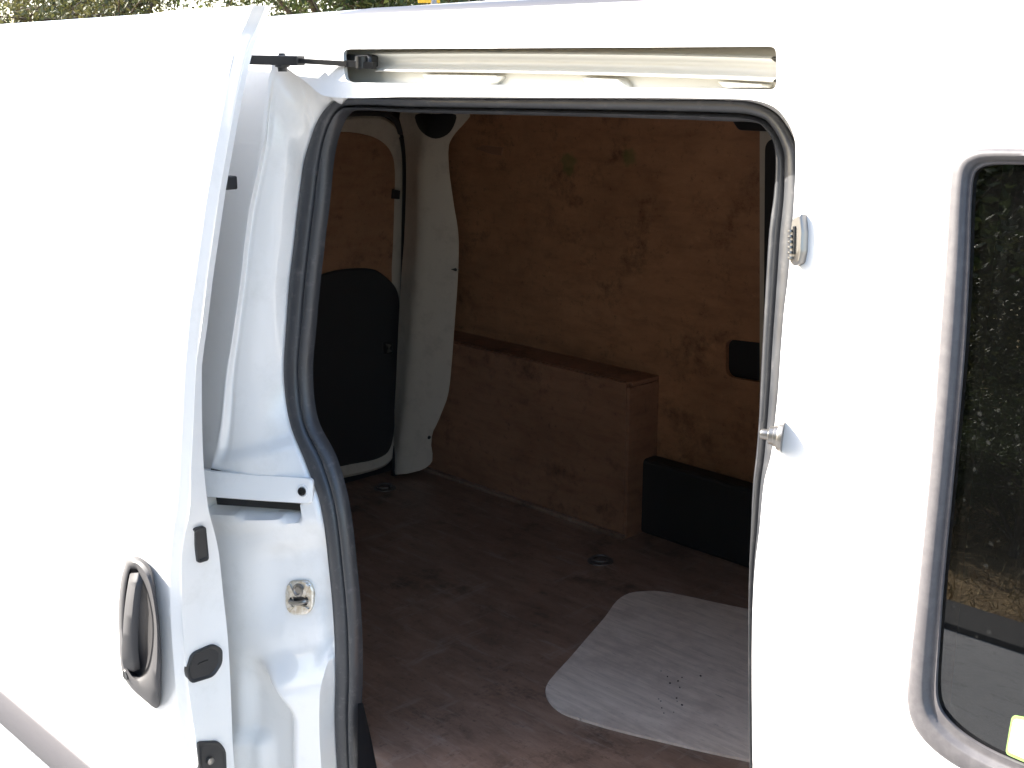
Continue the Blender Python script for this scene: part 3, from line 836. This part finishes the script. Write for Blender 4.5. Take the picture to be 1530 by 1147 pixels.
# wheel box
bt = onY(690, 519, BOX_Y)
BL = onY(668, 600, BOX_Y).x - .13
BH = BOX_TOP - FZ; t = .011
wb = obj('wheel_box', *box(((BL + BOX_X)/2 - t/2, BOX_Y + t/2, FZ + BH/2 - .0), (BOX_X - BL - t - .002, t, BH)), M_ply_box, van, smooth=False, bevel=.0015)
obj('top_board', *box(((BL + BOX_X)/2, (BOX_Y + WALL_Y)/2 + .006, FZ + BH - t/2 + .002), (BOX_X - BL - .001, WALL_Y - BOX_Y - .013, t)), M_ply_box, wb, smooth=False, bevel=.0015)
obj('end_board', *box((BOX_X - t/2 + .001, (BOX_Y + WALL_Y)/2 - .001, FZ + (BH - t)/2), (t, WALL_Y - BOX_Y - .002, BH - t)), M_ply_box, wb, smooth=False, bevel=.0015)
obj('floor_batten', *box(((BL + BOX_X)/2, BOX_Y - .008, FZ + .006), (BOX_X - BL, .014, .012)), M_ply_floor, wb, smooth=False, bevel=.002)
# black lower lining ahead of the wheel box
kl = onZ(945, 803, FZ)
ky = WALL_Y - .06
kx = onY(950, 750, ky).x; kt = onY(975, 690, ky).z
M_kick = mat('black_lining', (.02, .02, .021), .55)
n = N(M_kick); n.bump(n.noise(n.pos(), 260, 3), .3, .001)
V, F = box(((kx - .58)/2, (ky + WALL_Y)/2, (FZ + kt)/2), (-.58 - kx, WALL_Y - ky, kt - FZ)); obj('lower_lining', V, F, M_kick, van, smooth=False, bevel=.012)
# far front post with slot
PY = WALL_Y - .03
pp = [(1137,180),(1250,170),(1232,745),(1137,700)]
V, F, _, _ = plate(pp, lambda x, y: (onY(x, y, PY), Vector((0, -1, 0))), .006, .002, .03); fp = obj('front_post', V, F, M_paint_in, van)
V, F, _, _ = plate(roundpoly([(1144,208),(1215,200),(1205,500),(1142,492)], 16, 5), lambda x, y: (onY(x, y, PY - .006), Vector((0, -1, 0))), .003, .001); obj('post_slot', V, F, M_black, fp)
V, F, _, _ = plate(roundpoly([(1098,176),(1180,172),(1180,197),(1110,194)], 5), lambda x, y: (onY(x, y, PY - .03), Vector((0, -1, 0))), .02, .003, .01); obj('grab_trim', V, F, M_black, fp)

# rear doors seen from inside
def rx(x, y, d=0.0): return onX(x, y, RXI + d)
def rplate(pts, d, t, m, name, parent, lip=.002): 
    V, F, _, _ = plate(pts, lambda x, y: (rx(x, y, d), Vector((1, 0, 0))), t, lip, .004); return obj(name, V, F, m, parent)
rd = quad('rear_wall', [(RXI - .012, .14, .54), (RXI - .012, WALL_Y + .03, .54), (RXI - .012, WALL_Y + .03, 1.84), (RXI - .012, .14, 1.84)], M_black)
fr_px = smooth_px([(400,182),(480,176),(530,172),(562,172),(585,186),(598,215),(601,260),(600,340),(598,450),(594,560),(590,640),(584,678),(572,694),(545,704),(510,712),(440,726),(330,745),(300,500),(330,300)], 4)
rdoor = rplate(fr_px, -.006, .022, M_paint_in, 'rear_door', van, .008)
ply_px = smooth_px([(430,215),(470,204),(503,197),(535,199),(562,207),(580,222),(588,245),(588,300),(584,400),(578,440),(500,470),(430,480),(400,350)], 4)
rplate(ply_px, .016, .006, M_ply_door, 'window_blank', rdoor)
trim_px = smooth_px([(430,430),(470,412),(500,403),(530,400),(556,402),(574,414),(588,430),(593,450),(592,510),(588,600),(584,650),(576,674),(556,685),(520,692),(470,703),(400,718),(370,600),(390,480)], 4)
rplate(trim_px, .016, .016, M_kick, 'door_trim', rdoor, .004)
rplate([(583,282),(593,284),(592,297),(582,296)], .014, .018, M_black, 'rubber_buffer', rdoor)
lp = rplate(roundpoly([(571,511),(586,511),(586,529),(571,529)], 2), .030, .004, M_lock, 'lock_surround', rdoor)
rplate([(576,513),(584,515),(581,520),(585,525),(577,527),(580,521)], .034, .003, M_nickel, 'lock_pull', lp, .001)
# rubber between door and pillar
sp_ = catmull([rx(*q_, .03) for q_ in [(470,172),(560,168),(588,176),(601,205),(606,245),(605,330),(603,430),(599,560),(595,640),(590,694),(588,720)]], 5, False)
V, F = tube(sp_, .010, 8); obj('rear_seal', V, F, M_black, van)

# rear pillar, a shaped pressing between the seal and the plywood
PIL = [(600,168),(655,168),(709,170),(700,184),(688,198),(679,216),(677,250),(681,300),(686,345),(687,390),(684,450),(677,535),(671,585),(658,625),(647,652),(642,690),(629,702),(600,698),(596,640),(600,560),(604,430),(607,330),(609,245),(606,205)]
P0 = rx(600, 400, .05); P1 = onY(690, 400, BOX_Y - .035)
dd = Vector((P1.x - P0.x, P1.y - P0.y, 0)); pnn = Vector((dd.y, -dd.x, 0)).normalized()
if pnn.dot(CAM - P0) < 0: pnn = -pnn
pil = catmull([Vector((x, y, 0)) for x, y in PIL], 3)
poly = [(v.x, v.y) for v in pil]
v2, f2 = cdt(poly, [], 9)
V = []
for v in v2:
    r_ = ray(v.x, v.y); p_ = CAM + r_*((P0-CAM).dot(pnn)/r_.dot(pnn))
    lx = interp([(168, 600), (245, 609), (430, 604), (640, 596), (705, 596)], v.y); rxx = interp([(168, 709), (198, 688), (250, 677), (390, 687), (535, 677), (625, 658), (700, 630)], v.y)
    u = (v.x-lx)/max(10, rxx-lx)
    rg = interp([(168, .6), (235, .58), (480, .42), (700, .4)], v.y)
    d = .058*(1 - abs(u-rg)/max(rg, 1-rg)*(.9))
    d += -.004*(math.exp(-((v.y-424)/3)**2) + math.exp(-((v.y-532)/3)**2) + .7*math.exp(-((v.y-596)/3)**2) + .7*math.exp(-((v.y-652)/3)**2))
    V.append(p_ + pnn*d)
nb = len(poly); back = [Vector((max(RXI + .002, v.x - .12), v.y + .03, v.z)) if poly[k][0] > 640 else v + Vector((-.001, 0, 0)) for k, v in enumerate(V[:nb])]
nv = len(V); V = V + back; f2 = list(f2) + [(i, (i+1) % nb, nv + (i+1) % nb, nv + i) for i in range(nb)]
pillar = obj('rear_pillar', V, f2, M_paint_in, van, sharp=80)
PT = bvh_of(V, f2)
psurf = lambda x, y: hit(x, y, PT, (CAM + ray(x, y)*((P0-CAM).dot(pnn)/ray(x, y).dot(pnn)), pnn))
v2, f2 = cdt(smooth_px([(621,171),(651,170),(681,171),(678,188),(668,201),(651,207),(635,201),(624,188)], 3), [], 4)
V, F = [psurf(v.x, v.y)[0] - ray(v.x, v.y)*.003 for v in v2], f2
obj('pillar_opening', V, F, M_lock, pillar)
V, F = lathe(psurf(641, 653)[0], pnn, [(-.002, .006), (.002, .006), (.0025, .004)], 10); obj('pillar_plug', V, F, M_lock, pillar)
V, F, _, _ = plate([(674,402),(681,400),(686,403),(681,405)], psurf, .004, .001); obj('pillar_clip', V, F, M_lock, pillar)

# lashing rings in the floor
for (x, y, r_) in ((897, 838, .022), (575, 729, .022)):
    c = onZ(x, y, FZ)
    V, F = lathe(c + Vector((0, 0, -.001)), Vector((0, 0, 1)), [(0, .034), (.003, .033), (.0035, .028), (.002, .026)], 24); lr = obj('lashing_cup', V, F, M_nickel if r_ > .03 else M_carrier, van)
    V, F = tube([c + Vector((math.cos(a_)*r_, math.sin(a_)*r_, .007)) for a_ in [k*math.pi/12 for k in range(24)]], .003, 6, True); obj('lashing_ring', V, F, M_carrier, lr)
# black sill trim by the opening's rear foot
V, F, _, _ = plate([(536,1045),(541,1052),(552,1100),(566,1170),(575,1260),(535,1260)], lambda x, y: ((side(x, y, .105) if side(x, y, .105).z > .575 else onZ(x, y, FZ + .006)), Vector((.3, -1, .4)).normalized()), .003, .001, .004); obj('sill_trim', V, F, M_black, van)

# ------------------------------------------------------------------ loose board on the floor
M_board = mat('grey_board', (.34, .31, .31), .55)
n = N(M_board)
p = n.pos((1.1, 9, 1), (0, 0, -.42))
gr = n.noise(p, 7, 9, .7, .4)
col = n.ramp(gr, [(.3, (.57, .46, .37)), (.5, (.73, .60, .49)), (.7, (.83, .70, .59))])
col = n.mix(n.ramp(n.noise(n.pos(), 5, 7, .7), [(.48, g(0)), (.66, g(.7))]), col, (.47, .36, .29))
col = n.mix(n.ramp(n.noise(n.pos((2, 20, 1), (0, 0, -.42)), 12, 6, .7), [(.63, g(0)), (.68, g(.6))]), col, (.14, .11, .10))
n.link(col, n.b.inputs['Base Color']); n.bump(gr, .2, .001)
BZ = FZ + .006
BP = [(815,1031),(822,1015),(850,984),(880,949),(905,920),(922,897),(940,886),(962,883),(985,883),(1020,889),(1075,901),(1130,912),(1200,926),(1290,944),(1310,980),(1300,1060),(1270,1140),(1230,1160),(1130,1137),(1060,1122),(1000,1108),(925,1090),(870,1074),(840,1063),(822,1048)]
bp3 = catmull([onZ(x, y, BZ) for x, y in BP], 3)
root = bpy.data.objects.new('loose_board', None); COL.objects.link(root)
bc = sum(bp3, Vector())/len(bp3); root.location = (bc.x, bc.y, FZ)
root['label'] = 'thin grey worn wood board with rounded corners lying on the brown van floor'; root['category'] = 'board'
loc = [p - root.location for p in bp3]
v2, f2 = cdt([(v.x, v.y) for v in loc], [], .08)
V, F = merge(([Vector((v.x, v.y, BZ - FZ)) for v in v2], f2), loft([[Vector((v.x, v.y, BZ-FZ)) for v in loc], [Vector((v.x, v.y, .0005)) for v in loc]]))
obj('sheet', V, F, M_board, root, smooth=False, weld=True)
M_crumb = mat('dark_crumb', (.05, .02, .012), .8)
V = []; F = []
for k in range(15):
    x, y = (rnd.gauss(1000, 22), rnd.gauss(1025, 28)) if k < 11 else (rnd.uniform(960, 1010), rnd.uniform(960, 1090))
    c = onZ(x, y, BZ) - root.location; r_ = rnd.uniform(.0008, .0022)
    V_, F_ = box(c + Vector((0, 0, r_*.4)), (r_*2, r_*1.5, r_), Matrix.Rotation(rnd.uniform(0, 3), 3, 'Z')); V, F = merge((V, F), (V_, F_))
cr = obj('crumbs', V, F, M_crumb, root, smooth=False); cr['kind'] = 'stuff'
